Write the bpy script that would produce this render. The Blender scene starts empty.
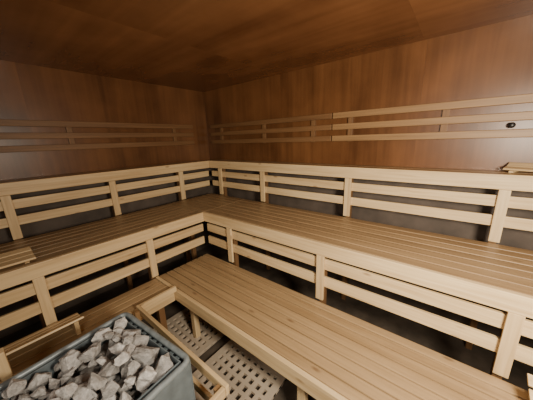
import bpy, bmesh, math, random
from mathutils import Vector, Matrix, noise
random.seed(7)
C = bpy.context.scene.collection

# ------------------------------------------------------------ materials
def new_mat(name):
    m = bpy.data.materials.new(name); m.use_nodes = True
    nt = m.node_tree
    return m, nt, nt.nodes["Principled BSDF"]

def wood(name, dark, light, axis='X', rough=0.5, fine=60, island=0.3, coarse=3.0, bump=0.08, spec=0.4, knots=False, mottle=0.0, fine_amt=1.0):
    m, nt, b = new_mat(name)
    N, L = nt.nodes, nt.links
    tc = N.new("ShaderNodeTexCoord")
    geo = N.new("ShaderNodeNewGeometry")
    oi = N.new("ShaderNodeObjectInfo")
    add = N.new("ShaderNodeMath"); add.operation = 'ADD'
    L.new(geo.outputs["Random Per Island"], add.inputs[0]); L.new(oi.outputs["Random"], add.inputs[1])
    mul = N.new("ShaderNodeMath"); mul.operation = 'MULTIPLY'; mul.inputs[1].default_value = 13.7
    L.new(add.outputs[0], mul.inputs[0])
    vadd = N.new("ShaderNodeVectorMath"); vadd.operation = 'ADD'
    L.new(tc.outputs["Object"], vadd.inputs[0]); L.new(mul.outputs[0], vadd.inputs[1])
    mp = N.new("ShaderNodeMapping"); L.new(vadd.outputs[0], mp.inputs[0])
    s = [fine, fine, fine]; s['XYZ'.index(axis)] = fine*0.04
    mp.inputs["Scale"].default_value = s
    n1 = N.new("ShaderNodeTexNoise"); n1.inputs["Scale"].default_value = 1.0; n1.inputs["Detail"].default_value = 5
    n1.inputs["Distortion"].default_value = 0.6
    L.new(mp.outputs[0], n1.inputs["Vector"])
    mp2 = N.new("ShaderNodeMapping"); L.new(vadd.outputs[0], mp2.inputs[0])
    s = [coarse*4]*3; s['XYZ'.index(axis)] = coarse*0.35
    mp2.inputs["Scale"].default_value = s
    n2 = N.new("ShaderNodeTexNoise"); n2.inputs["Scale"].default_value = 1.0; n2.inputs["Detail"].default_value = 3
    L.new(mp2.outputs[0], n2.inputs["Vector"])
    fa = N.new("ShaderNodeMath"); fa.operation = 'MULTIPLY_ADD'; fa.inputs[1].default_value = fine_amt; fa.inputs[2].default_value = 0.5*(1-fine_amt)
    L.new(n1.outputs[0], fa.inputs[0])
    mix = N.new("ShaderNodeMath"); mix.operation = 'ADD'
    L.new(fa.outputs[0], mix.inputs[0]); L.new(n2.outputs[0], mix.inputs[1])
    m3 = N.new("ShaderNodeMath"); m3.operation = 'MULTIPLY_ADD'
    sub = N.new("ShaderNodeMath"); sub.operation = 'SUBTRACT'; sub.inputs[1].default_value = 0.5
    L.new(geo.outputs["Random Per Island"], sub.inputs[0])
    L.new(sub.outputs[0], m3.inputs[0]); m3.inputs[1].default_value = island; L.new(mix.outputs[0], m3.inputs[2])
    src = m3.outputs[0]
    if mottle > 0:
        n3 = N.new("ShaderNodeTexNoise"); n3.inputs["Scale"].default_value = 3.0; n3.inputs["Detail"].default_value = 4
        L.new(vadd.outputs[0], n3.inputs["Vector"])
        s3 = N.new("ShaderNodeMath"); s3.operation = 'SUBTRACT'; s3.inputs[1].default_value = 0.5
        L.new(n3.outputs[0], s3.inputs[0])
        m4 = N.new("ShaderNodeMath"); m4.operation = 'MULTIPLY_ADD'; m4.inputs[1].default_value = mottle
        L.new(s3.outputs[0], m4.inputs[0]); L.new(src, m4.inputs[2]); src = m4.outputs[0]
    r = N.new("ShaderNodeValToRGB")
    r.color_ramp.elements[0].position = 0.0; r.color_ramp.elements[0].color = (*dark, 1)
    r.color_ramp.elements[1].position = 1.0; r.color_ramp.elements[1].color = (*light, 1)
    mr = N.new("ShaderNodeMapRange"); mr.inputs[1].default_value = 0.65; mr.inputs[2].default_value = 1.35
    L.new(src, mr.inputs[0])
    L.new(mr.outputs[0], r.inputs[0])
    col = r.outputs[0]
    if knots:
        vo = N.new("ShaderNodeTexVoronoi"); vo.inputs["Scale"].default_value = 1.0
        mpk = N.new("ShaderNodeMapping"); L.new(vadd.outputs[0], mpk.inputs[0])
        s = [11]*3; s['XYZ'.index(axis)] = 4.0
        mpk.inputs["Scale"].default_value = s
        L.new(mpk.outputs[0], vo.inputs["Vector"])
        kr = N.new("ShaderNodeMapRange"); kr.inputs[1].default_value = 0.05; kr.inputs[2].default_value = 0.13
        kr.inputs[3].default_value = 0.55; kr.inputs[4].default_value = 0.0
        L.new(vo.outputs["Distance"], kr.inputs[0])
        mx = N.new("ShaderNodeMix"); mx.data_type = 'RGBA'
        L.new(kr.outputs[0], mx.inputs[0]); L.new(col, mx.inputs[6])
        mx.inputs[7].default_value = (dark[0]*0.35, dark[1]*0.25, dark[2]*0.25, 1)
        col = mx.outputs[2]
    L.new(col, b.inputs["Base Color"])
    b.inputs["Roughness"].default_value = rough
    b.inputs["Specular IOR Level"].default_value = spec
    bp = N.new("ShaderNodeBump"); bp.inputs["Strength"].default_value = bump; bp.inputs["Distance"].default_value = 0.005
    L.new(n1.outputs[0], bp.inputs["Height"]); L.new(bp.outputs[0], b.inputs["Normal"])
    return m

SEAT_D, SEAT_L = (0.29, 0.188, 0.095), (0.48, 0.335, 0.182)
RAIL_D, RAIL_L = (0.50, 0.345, 0.175), (0.78, 0.60, 0.35)
W = {}
for ax in 'XYZ':
    W['seat'+ax] = wood('seat_wood_'+ax, SEAT_D, SEAT_L, ax, 0.34, knots=True, spec=0.5, island=0.15)
    W['upper'+ax] = wood('upper_seat_wood_'+ax, (0.235, 0.148, 0.075), (0.39, 0.262, 0.140), ax, 0.40, knots=True, spec=0.4, island=0.12)
    W['rail'+ax] = wood('pine_rail_'+ax, RAIL_D, RAIL_L, ax, 0.42, knots=True)
    W['mid'+ax] = wood('brown_rail_'+ax, (0.22, 0.125, 0.055), (0.36, 0.215, 0.10), ax, 0.45)
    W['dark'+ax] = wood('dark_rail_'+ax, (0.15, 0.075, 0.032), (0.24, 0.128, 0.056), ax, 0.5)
wall_m = wood('wall_panel_wood', (0.092, 0.036, 0.0130), (0.215, 0.092, 0.034), 'Z', 0.34, fine=26, coarse=1.1, island=0.02, bump=0.03, mottle=1.0, fine_amt=0.65)
ceil_m = wood('ceiling_plywood', (0.13, 0.052, 0.020), (0.30, 0.138, 0.058), 'X', 0.27, fine=12, coarse=0.8, island=0.03, bump=0.015, spec=0.8, mottle=0.9, fine_amt=0.55)

def plain(name, col, rough, metal=0, var=0.15, scale=20):
    m, nt, b = new_mat(name)
    tc = nt.nodes.new("ShaderNodeTexCoord")
    n = nt.nodes.new("ShaderNodeTexNoise"); n.inputs["Scale"].default_value = scale; n.inputs["Detail"].default_value = 6
    r = nt.nodes.new("ShaderNodeValToRGB")
    r.color_ramp.elements[0].position = 0.3; r.color_ramp.elements[1].position = 0.7
    r.color_ramp.elements[0].color = (*[c*(1-var) for c in col], 1)
    r.color_ramp.elements[1].color = (*[c*(1+var) for c in col], 1)
    nt.links.new(tc.outputs["Object"], n.inputs["Vector"])
    nt.links.new(n.outputs[0], r.inputs[0]); nt.links.new(r.outputs[0], b.inputs["Base Color"])
    b.inputs["Roughness"].default_value = rough; b.inputs["Metallic"].default_value = metal
    return m
floor_m = plain('floor_concrete', (0.085, 0.066, 0.050), 0.7, 0, 0.35, 9)
metal_m = plain('blue_grey_enamel', (0.16, 0.195, 0.215), 0.38, 0.1, 0.2)
rim_m = plain('blue_grey_rim', (0.24, 0.28, 0.30), 0.33, 0.15, 0.25, 30)
black_m = plain('black_plastic', (0.015, 0.013, 0.012), 0.4)
back_m = plain('dark_lower_wall', (0.095, 0.072, 0.057), 0.75, 0, 0.3, 6)  # dark tone for the lower walls behind the slats
mat_m = plain('grate_plastic', (0.50, 0.415, 0.32), 0.6, 0, 0.06, 8)

def rock_mat(name, a, c):
    m, nt, b = new_mat(name)
    N, L = nt.nodes, nt.links
    tc = N.new("ShaderNodeTexCoord"); oi = N.new("ShaderNodeObjectInfo")
    n = N.new("ShaderNodeTexNoise"); n.inputs["Scale"].default_value = 1.5; n.inputs["Detail"].default_value = 9; n.inputs["Roughness"].default_value = 0.75
    va = N.new("ShaderNodeVectorMath"); va.operation = 'ADD'
    ml = N.new("ShaderNodeMath"); ml.operation = 'MULTIPLY'; ml.inputs[1].default_value = 20
    L.new(oi.outputs["Random"], ml.inputs[0]); L.new(tc.outputs["Object"], va.inputs[0]); L.new(ml.outputs[0], va.inputs[1])
    L.new(va.outputs[0], n.inputs["Vector"])
    r = N.new("ShaderNodeValToRGB"); r.color_ramp.elements[0].position = 0.30; r.color_ramp.elements[1].position = 0.64
    r.color_ramp.elements[0].color = (*a, 1); r.color_ramp.elements[1].color = (*c, 1)
    L.new(n.outputs[0], r.inputs[0])
    hs = N.new("ShaderNodeHueSaturation")
    mr = N.new("ShaderNodeMapRange"); mr.inputs[3].default_value = 0.6; mr.inputs[4].default_value = 1.15
    L.new(oi.outputs["Random"], mr.inputs[0]); L.new(mr.outputs[0], hs.inputs["Value"]); L.new(r.outputs[0], hs.inputs["Color"])
    L.new(hs.outputs[0], b.inputs["Base Color"]); b.inputs["Roughness"].default_value = 0.88
    bp = N.new("ShaderNodeBump"); bp.inputs["Strength"].default_value = 0.8; bp.inputs["Distance"].default_value = 0.01
    L.new(n.outputs[0], bp.inputs["Height"]); L.new(bp.outputs[0], b.inputs["Normal"])
    return m
rock_m = rock_mat('sauna_stone', (0.22, 0.212, 0.205), (0.72, 0.70, 0.68))

# ------------------------------------------------------------ helpers
def add_box(bm, lo, hi, bev=0.003, rot=None):
    lo, hi = Vector(lo), Vector(hi)
    c = (lo+hi)/2; s = hi-lo
    ret = bmesh.ops.create_cube(bm, size=1.0)
    vs = ret['verts']
    bmesh.ops.scale(bm, vec=s, verts=vs)
    if bev > 0:
        es = list({e for v in vs for e in v.link_edges})
        rb = bmesh.ops.bevel(bm, geom=es, offset=min(bev, min(s)*0.4), segments=2, profile=0.6, affect='EDGES')
        vs = list({v for f in rb['faces'] for v in f.verts} | {v for v in vs if v.is_valid})
        seen = set(vs); st = list(vs)
        while st:
            v = st.pop()
            for e in v.link_edges:
                o = e.other_vert(v)
                if o not in seen: seen.add(o); st.append(o)
        vs = list(seen)
    if rot is not None:
        bmesh.ops.rotate(bm, cent=(0, 0, 0), matrix=rot, verts=vs)
    bmesh.ops.translate(bm, vec=c, verts=vs)

def obj_from_bm(bm, name, mat, origin=None, parent=None, smooth=False):
    me = bpy.data.meshes.new(name)
    if origin is None:
        vs = [v.co for v in bm.verts]
        origin = Vector([(min(v[i] for v in vs)+max(v[i] for v in vs))/2 for i in range(3)])
    origin = Vector(origin)
    bmesh.ops.translate(bm, vec=-origin, verts=bm.verts)
    bmesh.ops.recalc_face_normals(bm, faces=bm.faces)
    bm.to_mesh(me); bm.free()
    me.materials.append(mat)
    if smooth:
        for p in me.polygons: p.use_smooth = True
    o = bpy.data.objects.new(name, me)
    C.objects.link(o)
    o.location = origin
    if parent is not None:
        o.parent = parent
        o.location = origin - parent.location
    return o

def boxes(name, lst, mat, parent=None, bev=0.003):
    bm = bmesh.new()
    for lo, hi in lst: add_box(bm, lo, hi, bev)
    return obj_from_bm(bm, name, mat, parent=parent)

def empty(name, loc, label, cat, group=None):
    e = bpy.data.objects.new(name, None); e.empty_display_size = 0.1
    C.objects.link(e); e.location = loc
    e["label"] = label; e["category"] = cat
    if group: e["group"] = group
    return e

# ------------------------------------------------------------ dimensions
XE, YE, H = 3.55, -2.95, 2.11
Z3, Z2, Z1 = 1.253, 0.84, 0.424
XL3, XL2, XL1 = 0.27, 0.89, 1.18
YR3, YR2, YR1 = -0.225, -0.825, -1.356
T = 0.026
def struct(name, lo, hi, mat):
    bm = bmesh.new(); add_box(bm, lo, hi, 0)
    o = obj_from_bm(bm, name, mat); o["kind"] = "structure"; return o
struct('floor', (-0.1, YE-0.1, -0.1), (XE+0.1, 0.1, 0), floor_m)
def panel_wall(name, axis, fixed0, fixed1, a0, a1, step):
    bm = bmesh.new(); a = a0
    while a < a1-1e-4:
        b2 = min(a+step, a1)
        if axis == 'X': add_box(bm, (a, fixed0, 0), (b2-0.0003, fixed1, H), 0)
        else: add_box(bm, (fixed0, a, 0), (fixed1, b2-0.0003, H), 0)
        a = b2
    o = obj_from_bm(bm, name, wall_m); o["kind"] = "structure"
panel_wall('wall_back', 'X', 0.0, 0.1, 0.0, XE, 1.22)
panel_wall('wall_left', 'Y', -0.1, 0.0, YE, 0.0, 1.22)
panel_wall('wall_right', 'Y', XE, XE+0.1, YE, 0.0, 1.22)
panel_wall('wall_front', 'X', YE-0.1, YE, 0.0, XE, 1.22)
struct('dark_sheet_1', (0.012, -0.010, 0.0), (XE, 0.0, Z3-0.08), back_m)  # thin dark sheets covering both walls below the top tier
struct('dark_sheet_2', (0.0, YE, 0.0), (0.010, 0.0, Z3-0.08), back_m)
bm = bmesh.new()
for (x0, x1) in [(-0.1, 1.2), (1.2, 2.42), (2.42, XE+0.1)]:
    add_box(bm, (x0, YE-0.1, H), (x1-0.0003, 0.1, H+0.08), 0)
o = obj_from_bm(bm, 'ceiling', ceil_m); o["kind"] = "structure"

# ------------------------------------------------------------ benches
def strips(a, b, n, gap):
    w = (abs(b-a)-gap*(n-1))/n; lo = min(a, b)
    return [(lo+i*(w+gap), lo+i*(w+gap)+w) for i in range(n)]
def bench_long(label, ytop, yfront, ztop, x0, x1, n, screen=None, posts=(), zpost=0, gap=0.009, sm='seat'):
    e = empty('sauna_bench', ((x0+x1)/2, (ytop+yfront)/2, 0), label, 'sauna bench')
    ys = strips(yfront+T+0.006, ytop-0.012, n, gap)
    boxes('seat', [((x0+0.004, a, ztop-0.028), (x1, b, ztop-0.002)) for a, b in ys], W[sm+'X'], e, 0.005)
    boxes('front_board', [((x0, yfront, ztop-0.088), (x1, yfront+T, ztop))], W['railX'], e, 0.004)
    lw = 0.022
    if screen:
        for zc, hh in screen:
            boxes('backrest_slat', [((x0+0.03, yfront+0.022, zc-hh/2), (x1, yfront+0.042, zc+hh/2))], W['railX'], e, 0.004)
        for px in posts:
            boxes('post', [((px-0.026, yfront+0.001, zpost+0.001), (px+0.026, yfront+0.021, ztop-0.089))], W['railZ'], e, 0.003)
        lw = 0.018
    for px in posts:
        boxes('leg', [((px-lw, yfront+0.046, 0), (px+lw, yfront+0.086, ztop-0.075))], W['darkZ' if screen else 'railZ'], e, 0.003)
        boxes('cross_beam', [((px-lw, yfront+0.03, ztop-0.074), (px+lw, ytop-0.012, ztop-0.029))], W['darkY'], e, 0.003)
    return e
def bench_side(label, xtop, xfront, ztop, y0, y1, n, screen=None, posts=(), zpost=0, gap=0.009, sm='seat'):
    e = empty('sauna_bench', ((xtop+xfront)/2, (y0+y1)/2, 0), label, 'sauna bench')
    xs = strips(xfront-T-0.006, xtop+0.012, n, gap)
    boxes('seat', [((a, y0, ztop-0.028), (b, y1-0.004, ztop-0.002)) for a, b in xs], W[sm+'Y'], e, 0.005)
    boxes('front_board', [((xfront-T, y0, ztop-0.088), (xfront, y1-0.001, ztop))], W['railY'], e, 0.004)
    lw = 0.022
    if screen:
        for zc, hh in screen:
            boxes('backrest_slat', [((xfront-0.042, y0, zc-hh/2), (xfront-0.022, y1-0.001, zc+hh/2))], W['railY'], e, 0.004)
        for py in posts:
            boxes('post', [((xfront-0.021, py-0.026, zpost+0.001), (xfront-0.001, py+0.026, ztop-0.089))], W['railZ'], e, 0.003)
        lw = 0.018
    for py in posts:
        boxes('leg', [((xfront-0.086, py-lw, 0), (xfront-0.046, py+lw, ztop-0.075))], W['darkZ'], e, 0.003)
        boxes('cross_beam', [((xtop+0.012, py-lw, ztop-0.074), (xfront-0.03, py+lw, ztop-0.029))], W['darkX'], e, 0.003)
    return e

CZ = 1.49
s3 = [(CZ-0.398, 0.068), (CZ-0.520, 0.068)]
s2 = [(CZ-0.805, 0.074), (CZ-0.933, 0.074)]
bench_long('narrow pine top tier with slatted backrest along long wall', -0.002, YR3, Z3, XL3-T, XE-0.003, 2, s3, (0.45, 1.12, 2.03, 2.94), Z2)
bench_side('narrow pine top tier with slatted backrest along dark wall', 0.002, XL3, Z3, YE+0.003, YR3-0.002, 2, s3, (-0.63, -1.33, -2.0, -2.7), Z2)
bench_long('wide brown upper bench with slatted screen, long wall', YR3, YR2, Z2, XL2-T, XE-0.003, 7, s2, (1.22, 2.09, 2.98), Z1, gap=0.005, sm='upper')
bench_side('brown upper bench with slatted screen, beside dark wall', XL3, XL2, Z2, YE+0.003, YR2-0.002, 7, s2, (-1.35, -2.0, -2.65), Z1, gap=0.005, sm='upper')
bench_long('wide polished lower bench of long brown boards', YR2, YR1, Z1, XL2+0.002, XE-0.003, 8, None, (1.3, 2.235, 3.3), gap=0.007)
bench_side('narrow lower bench beside the stone heater', XL2, XL1, Z1, YE+0.003, YR1-0.002, 4, None, (-1.45, -2.1, -2.8), gap=0.007)
e = empty('corner_bench', ((XL3+XL2)/2, (YR3+YR2)/2, 0), 'brown slatted corner seat joining the two upper benches', 'sauna bench')
boxes('seat', [((XL3+0.004, a, Z2-0.028), (XL2-T-0.002, b, Z2-0.002)) for a, b in strips(YR2+T+0.006, YR3-0.012, 7, 0.005)]+[((XL3+0.004, YR2, Z2-0.028), (XL2-T-0.002, YR2+T, Z2-0.002))], W['upperX'], e, 0.005)
boxes('cross_beam', [((0.5, YR2+0.02, Z2-0.074), (0.544, YR3-0.01, Z2-0.029))], W['darkY'], e, 0.003)
boxes('leg', [((0.5, YR2+0.06, 0), (0.544, YR2+0.1, Z2-0.075))], W['darkZ'], e, 0.003)

# ------------------------------------------------------------ wall rails
def wall_rail(label, mk, lo_hi, dirn, mats, hw=0.021):
    e = empty('slatted_backrest', mk, label, 'backrest')
    a0, a1, bat = lo_hi
    for dz in (0.18, 0.085, -0.012):
        z = CZ+dz
        if dirn == 'X': boxes('slat', [((a0, -0.042, z-hw), (a1, -0.022, z+hw))], W[mats+'X'], e, 0.004)
        else: boxes('slat', [((0.022, a0, z-hw), (0.042, a1, z+hw))], W[mats+'Y'], e, 0.004)
    for p in bat:
        if dirn == 'X': boxes('batten', [((p-0.02, -0.0219, CZ-0.04), (p+0.02, -0.0001, CZ+0.205))], W['darkZ'], e, 0.002)
        else: boxes('batten', [((0.0001, p-0.02, CZ-0.04), (0.0219, p+0.02, CZ+0.205))], W['darkZ'], e, 0.002)
    return e
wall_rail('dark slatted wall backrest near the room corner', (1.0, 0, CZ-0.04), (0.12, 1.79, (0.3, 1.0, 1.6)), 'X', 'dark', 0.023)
wr = wall_rail('tan slatted wall backrest on the long wall', (2.6, 0, CZ-0.04), (1.80, 3.45, (1.95, 2.6, 3.3)), 'X', 'mid', 0.024)
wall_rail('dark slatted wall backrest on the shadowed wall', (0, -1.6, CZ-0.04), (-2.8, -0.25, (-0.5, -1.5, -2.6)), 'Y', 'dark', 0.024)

bm = bmesh.new()
bmesh.ops.create_cone(bm, cap_ends=True, segments=24, radius1=0.009, radius2=0.008, depth=0.03, matrix=Matrix.Translation((0, 0, 0.015)))
bmesh.ops.create_uvsphere(bm, u_segments=20, v_segments=12, radius=0.017, matrix=Matrix.Translation((0, 0, 0.034)) @ Matrix.Diagonal((1, 1, 0.7, 1)))
bmesh.ops.rotate(bm, cent=(0, 0, 0), matrix=Matrix.Rotation(math.radians(90), 3, 'X'), verts=bm.verts)
bmesh.ops.translate(bm, vec=(2.93, -0.0001, CZ+0.036), verts=bm.verts)
k = obj_from_bm(bm, 'knob', black_m, parent=wr, smooth=True)
k["label"] = "small round black knob"

# ------------------------------------------------------------ headrests
def headrest(loc, rotz, label, L=0.36, Wd=0.26, hs=1.0, n=5):
    e = empty('sauna_headrest', (0, 0, 0), label, 'headrest')
    pts = [(0, 0.095*hs), (Wd*0.25, 0.065*hs), (Wd*0.5, 0.042*hs), (Wd*0.75, 0.03*hs), (Wd, 0.018*hs)]
    prof = [(0, 0.0), (Wd, 0.0)]+pts[::-1]
    for sx in (-L/2+0.03, L/2-0.05):
        bm = bmesh.new()
        vs = [bm.verts.new((sx, p[0]-Wd/2, p[1])) for p in prof]
        f = bm.faces.new(vs)
        r = bmesh.ops.extrude_face_region(bm, geom=[f])
        bmesh.ops.translate(bm, vec=(0.02, 0, 0), verts=[v for v in r['geom'] if isinstance(v, bmesh.types.BMVert)])
        obj_from_bm(bm, 'side_support', W['railY'], parent=e)
    bm = bmesh.new()
    for i in range(n):
        t = (i+0.5)/n; yy = t*Wd-Wd/2
        for (a, ha), (b2, hb) in zip(pts, pts[1:]):
            if a <= t*Wd <= b2:
                h = ha+(hb-ha)*(t*Wd-a)/(b2-a); ang = math.atan2(hb-ha, b2-a); break
        add_box(bm, (-L/2, yy-Wd*0.43/n, h+0.003), (L/2, yy+Wd*0.43/n, h+0.015), 0.003, Matrix.Rotation(ang, 3, 'X'))
    obj_from_bm(bm, 'slats', W['railX'], parent=e)
    e.location = loc; e.rotation_euler = (0, 0, rotz)
    return e
headrest((0.735, -2.15, Z2), math.radians(-90), 'pine slatted headrest lying on the upper bench', 0.34, 0.20, 0.25, 3)
headrest((1.02, -2.08, Z1), math.radians(90), 'pine slatted headrest on the narrow lower bench', 0.40, 0.19, 0.9)
headrest((3.08, -0.115, Z3), math.radians(158), 'pale loose wooden headrest lying on the top tier', 0.30, 0.10, 0.45, 2)
headrest((3.21, -1.0, Z1), math.radians(180), 'pine slatted headrest on the wide lower bench', 0.34, 0.28)

# ------------------------------------------------------------ duckboard grates
def grate(x0, y0, sx, sy, label):
    bm = bmesh.new()
    n = 8; bar = 0.024; edge = 0.044; z0, z1 = 0.012, 0.034
    def pos(a, s, i):
        return a+edge/2+(s-edge)*i/n
    for i in range(n+1):
        w = edge if i in (0, n) else bar
        c = pos(x0, sx, i)
        add_box(bm, (c-w/2, y0, z0), (c+w/2, y0+sy, z1-0.0005), 0.0015)
    for i in range(n+1):
        w = edge if i in (0, n) else bar
        c = pos(y0, sy, i)
        add_box(bm, (x0, c-w/2, z0+0.001), (x0+sx, c+w/2, z1), 0.0015)
    for i in range(0, n+1):
        for j in range(0, n+1, 2):
            cx = pos(x0, sx, i); cy = pos(y0, sy, j)
            add_box(bm, (cx-0.008, cy-0.008, 0), (cx+0.008, cy+0.008, z0+0.002), 0)
    o = obj_from_bm(bm, 'floor_grate', mat_m, origin=(x0+sx/2, y0+sy/2, 0))
    o["label"] = label; o["category"] = "floor mat"; o["group"] = "floor grates in front of the benches"
grate(0.955, -1.58, 0.50, 0.50, 'grey-beige square-holed floor grate beside the narrow bench')
grate(1.54, -1.64, 0.50, 0.50, 'grey-beige square-holed floor grate under the bench edge')

# ------------------------------------------------------------ heater guard
e = empty('heater_guard', (1.6, -1.6, 0), 'pine guard rail frame around the stone heater', 'guard rail')
gx0, gx1, gy = XL1+0.02, 2.06, -1.615
GZ = 0.475
TH = 0.020
for zt, hh in ((GZ, 0.050), (GZ-0.17, 0.05)):
    boxes('rail', [((gx0, gy-TH, zt-hh), (gx1, gy, zt))], W['railX'], e, 0.004)
    boxes('rail', [((gx1-TH, YE+0.003, zt-hh), (gx1, gy-TH-0.001, zt))], W['railY'], e, 0.004)
boxes('rail', [((gx0, gy+0.001, GZ-0.045), (gx0+TH, YR1-0.002, GZ-0.002))], W['railY'], e, 0.004)
for (px, py) in ((gx1-TH-0.029, gy-TH-0.029), (gx1-TH-0.029, -2.6), (gx0+0.03, gy-TH-0.029)):
    boxes('post', [((px, py, 0), (px+0.028, py+0.028, GZ-0.012))], W['midZ'], e, 0.003)
boxes('post', [((1.345, -2.215, 0), (1.385, -2.182, 0.70))], W['railZ'], e, 0.004)
boxes('rail', [((1.355, YE+0.003, 0.62), (1.378, -2.216, 0.68))], W['railY'], e, 0.004)

# ------------------------------------------------------------ heater
hx0, hx1, hy0, hy1, hz = 1.465, 1.98, -2.30, -1.738, 0.64
TB = 0.50
hc = Vector(((hx0+hx1)/2, (hy0+hy1)/2, 0))
he = empty('sauna_heater', (0, 0, 0), 'blue-grey metal sauna heater filled with grey stones', 'sauna heater')
sx, sy = (hx1-hx0)/2, (hy1-hy0)/2
def ring(bm, ax, ay, z0, z1, t, bev=0.004):
    add_box(bm, (-ax, -ay, z0), (ax, -ay+t, z1), bev)
    add_box(bm, (-ax, ay-t, z0), (ax, ay, z1), bev)
    add_box(bm, (-ax, -ay+t, z0), (-ax+t, ay-t, z1), bev)
    add_box(bm, (ax-t, -ay+t, z0), (ax, ay-t, z1), bev)
bm = bmesh.new()
ring(bm, sx, sy, 0.08, hz-0.012, 0.006, 0.002)
for i in range(9):
    add_box(bm, (-sx*0.8, sy-0.001, 0.14+i*0.03), (sx*0.8, sy+0.005, 0.152+i*0.03), 0.002)
    add_box(bm, (sx-0.001, -sy*0.8, 0.14+i*0.03), (sx+0.005, sy*0.8, 0.152+i*0.03), 0.002)
add_box(bm, (-sx+0.006, -sy+0.006, 0.085), (sx-0.006, sy-0.006, 0.095), 0)
obj_from_bm(bm, 'casing', metal_m, parent=he)
def rounded_rect(ax, ay, r, n=8):
    pts = []
    for cx, cy, a0 in ((ax-r, ay-r, 0), (-ax+r, ay-r, 90), (-ax+r, -ay+r, 180), (ax-r, -ay+r, 270)):
        for i in range(n+1):
            a = math.radians(a0+90*i/n)
            pts.append((cx+r*math.cos(a), cy+r*math.sin(a)))
    return pts
bm = bmesh.new()
prof = []
for i in range(12):
    a = 2*math.pi*i/12
    prof.append((0.012*math.cos(a), 0.013*math.sin(a)))
rings = []
for (dr, dz) in prof:
    pth = rounded_rect(sx-0.002+dr, sy-0.002+dr, 0.03+dr)
    rings.append([bm.verts.new((p[0], p[1], hz-0.013+dz)) for p in pth])
m_ = len(rings[0])
for i in range(12):
    a, b2 = rings[i], rings[(i+1) % 12]
    for j in range(m_):
        bm.faces.new((a[j], a[(j+1) % m_], b2[(j+1) % m_], b2[j]))
obj_from_bm(bm, 'rim', rim_m, parent=he, smooth=True)
tx, ty = sx-0.026, sy-0.026
bm = bmesh.new()
ring(bm, tx, ty, TB, hz-0.010, 0.006, 0.002)
add_box(bm, (-tx, -ty, TB-0.008), (tx, ty, TB), 0)
for i in range(12):
    y = -sy+0.04+i*(2*sy-0.08)/11
    add_box(bm, (tx-0.001, y-0.010, hz-0.034), (sx-0.007, y+0.010, hz-0.028), 0.001)
    add_box(bm, (-sx+0.007, y-0.010, hz-0.034), (-tx+0.001, y+0.010, hz-0.028), 0.001)
for i in range(10):
    x = -sx+0.07+i*(2*sx-0.14)/9
    add_box(bm, (x-0.010, ty-0.001, hz-0.034), (x+0.010, sy-0.007, hz-0.029), 0.001)
    add_box(bm, (x-0.010, -sy+0.007, hz-0.034), (x+0.010, -ty+0.001, hz-0.029), 0.001)
obj_from_bm(bm, 'stone_tray', metal_m, parent=he)
for ax in (-1, 1):
    for ay in (-1, 1):
        bm = bmesh.new()
        add_box(bm, (ax*(sx-0.05)-0.02, ay*(sy-0.05)-0.02, 0), (ax*(sx-0.05)+0.02, ay*(sy-0.05)+0.02, 0.085), 0.003)
        obj_from_bm(bm, 'foot', black_m, parent=he)
HR = math.radians(5)
he.location = hc; he.rotation_euler = (0, 0, HR)

import numpy as np
rng = np.random.default_rng(11)
NS = 200
rad = 0.018+0.031*rng.uniform(0, 1, NS)**1.3
bx, by, bz = tx-0.009, ty-0.009, TB+0.001
P = np.stack([rng.uniform(-bx*0.8, bx*0.8, NS), rng.uniform(-by*0.8, by*0.8, NS), rng.uniform(bz+0.05, bz+0.5, NS)], 1)
iu, ju = np.triu_indices(NS, 1)
for it in range(600):
    P[:, 2] -= 0.003 if it < 400 else 0.0005
    for _ in range(3):
        d = P[iu]-P[ju]; dist = np.linalg.norm(d, axis=1)+1e-9
        ov = (rad[iu]+rad[ju])*0.98-dist
        m = ov > 0
        push = d[m]/dist[m][:, None]*(ov[m]/2)[:, None]
        np.add.at(P, iu[m], push); np.add.at(P, ju[m], -push)
        P[:, 0] = np.clip(P[:, 0], -bx+rad, bx-rad)
        P[:, 1] = np.clip(P[:, 1], -by+rad, by-rad)
        P[:, 2] = np.maximum(P[:, 2], bz+rad)
zs = np.sort(P[:, 2]); print("stone z", zs[-1], zs[-20], zs[-60])
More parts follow.
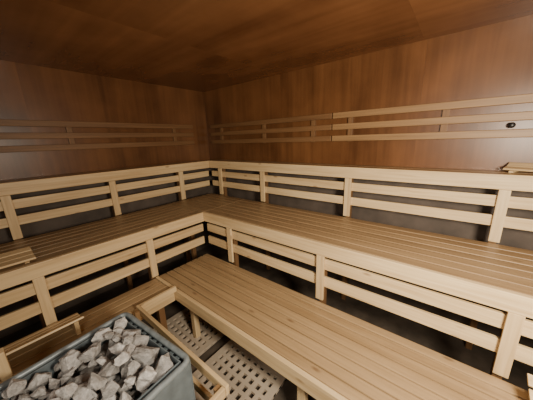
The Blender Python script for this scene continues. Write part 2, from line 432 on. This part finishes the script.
# heap is higher in the middle than at the edges
def limit(i):
    e_ = max(abs(P[i, 0])/bx, abs(P[i, 1])/by)
    return hz+0.085-0.05*e_**2
keep = [i for i in range(NS) if P[i, 2]+rad[i] < limit(i)]
print("kept", len(keep))
shapes = []
for k in range(20):
    bm = bmesh.new()
    pts = []
    tries = 0
    while len(pts) < 11 and tries < 500:
        tries += 1
        v = Vector((random.gauss(0, 1), random.gauss(0, 1), random.gauss(0, 1))).normalized()
        if all((v-q).length > 0.58 for q in pts): pts.append(v)
    vs = [bm.verts.new(v*random.uniform(0.85, 1.2)) for v in pts]
    r = bmesh.ops.convex_hull(bm, input=vs)
    bmesh.ops.delete(bm, geom=[g for g in r['geom_interior'] if isinstance(g, bmesh.types.BMVert)], context='VERTS')
    bmesh.ops.bevel(bm, geom=bm.edges[:], offset=0.05, segments=2, profile=0.5, affect='EDGES')
    bmesh.ops.triangulate(bm, faces=bm.faces[:])
    bmesh.ops.subdivide_edges(bm, edges=bm.edges[:], cuts=2, use_grid_fill=True)
    off = Vector((random.random()*50, 0, 0))
    for v in bm.verts:
        v.co *= 1+0.12*noise.noise(v.co*2.2+off)+0.08*noise.noise(v.co*6+off)
    bmesh.ops.recalc_face_normals(bm, faces=bm.faces)
    me = bpy.data.meshes.new('sauna_stone'); bm.to_mesh(me); bm.free()
    me.materials.append(rock_m); shapes.append(me)
Rz = Matrix.Rotation(HR, 3, 'Z')
for i in keep:
    o = bpy.data.objects.new('sauna_stone', shapes[i % 20])
    C.objects.link(o)
    o.location = hc + Rz @ Vector(P[i])
    s = rad[i]
    o.scale = (s*random.uniform(1.05, 1.25), s*random.uniform(0.9, 1.08), s*random.uniform(0.7, 0.92))
    o.rotation_euler = (random.uniform(-0.8, 0.8), random.uniform(-0.8, 0.8), random.uniform(0, 6.28))
    o["label"] = "rough pale grey sauna stone heaped in the heater"; o["category"] = "stone"
    o["group"] = "stones in the sauna heater"

# ------------------------------------------------------------ lights
def area(name, loc, target, size, power, col, spread=180):
    l = bpy.data.lights.new(name, 'AREA'); l.shape = 'DISK'; l.size = size; l.energy = power; l.color = col
    l.spread = math.radians(spread)
    o = bpy.data.objects.new(name, l); C.objects.link(o); o.location = loc
    o.rotation_euler = (Vector(target)-Vector(loc)).to_track_quat('-Z', 'Y').to_euler()
area('sauna_lamp', (3.3, -1.85, 1.5), (2.6, -0.75, 1.0), 0.35, 50, (1.0, 0.88, 0.70), 165)
area('door_glow', (2.7, -2.85, 1.55), (2.0, -1.2, 1.0), 0.5, 9, (1.0, 0.88, 0.72), 150)
w = bpy.data.worlds.new('world'); bpy.context.scene.world = w; w.use_nodes = True
w.node_tree.nodes['Background'].inputs[0].default_value = (0.5, 0.4, 0.3, 1)
w.node_tree.nodes['Background'].inputs[1].default_value = 0.1

# ------------------------------------------------------------ camera
F = Vector((-.609, .753, -.2491)).normalized()
R = Vector((.782, .622, -.0311)); R = (R-F*R.dot(F)).normalized()
U = R.cross(F)
cam = bpy.data.cameras.new('camera'); co = bpy.data.objects.new('camera', cam); C.objects.link(co)
M = Matrix((R, U, -F)).transposed().to_4x4(); M.translation = Vector((2.70, -2.11, CZ))
co.matrix_world = M
cam.sensor_fit = 'HORIZONTAL'; cam.sensor_width = 36; cam.lens = 236/533*36; cam.clip_start = 0.02
bpy.context.scene.camera = co
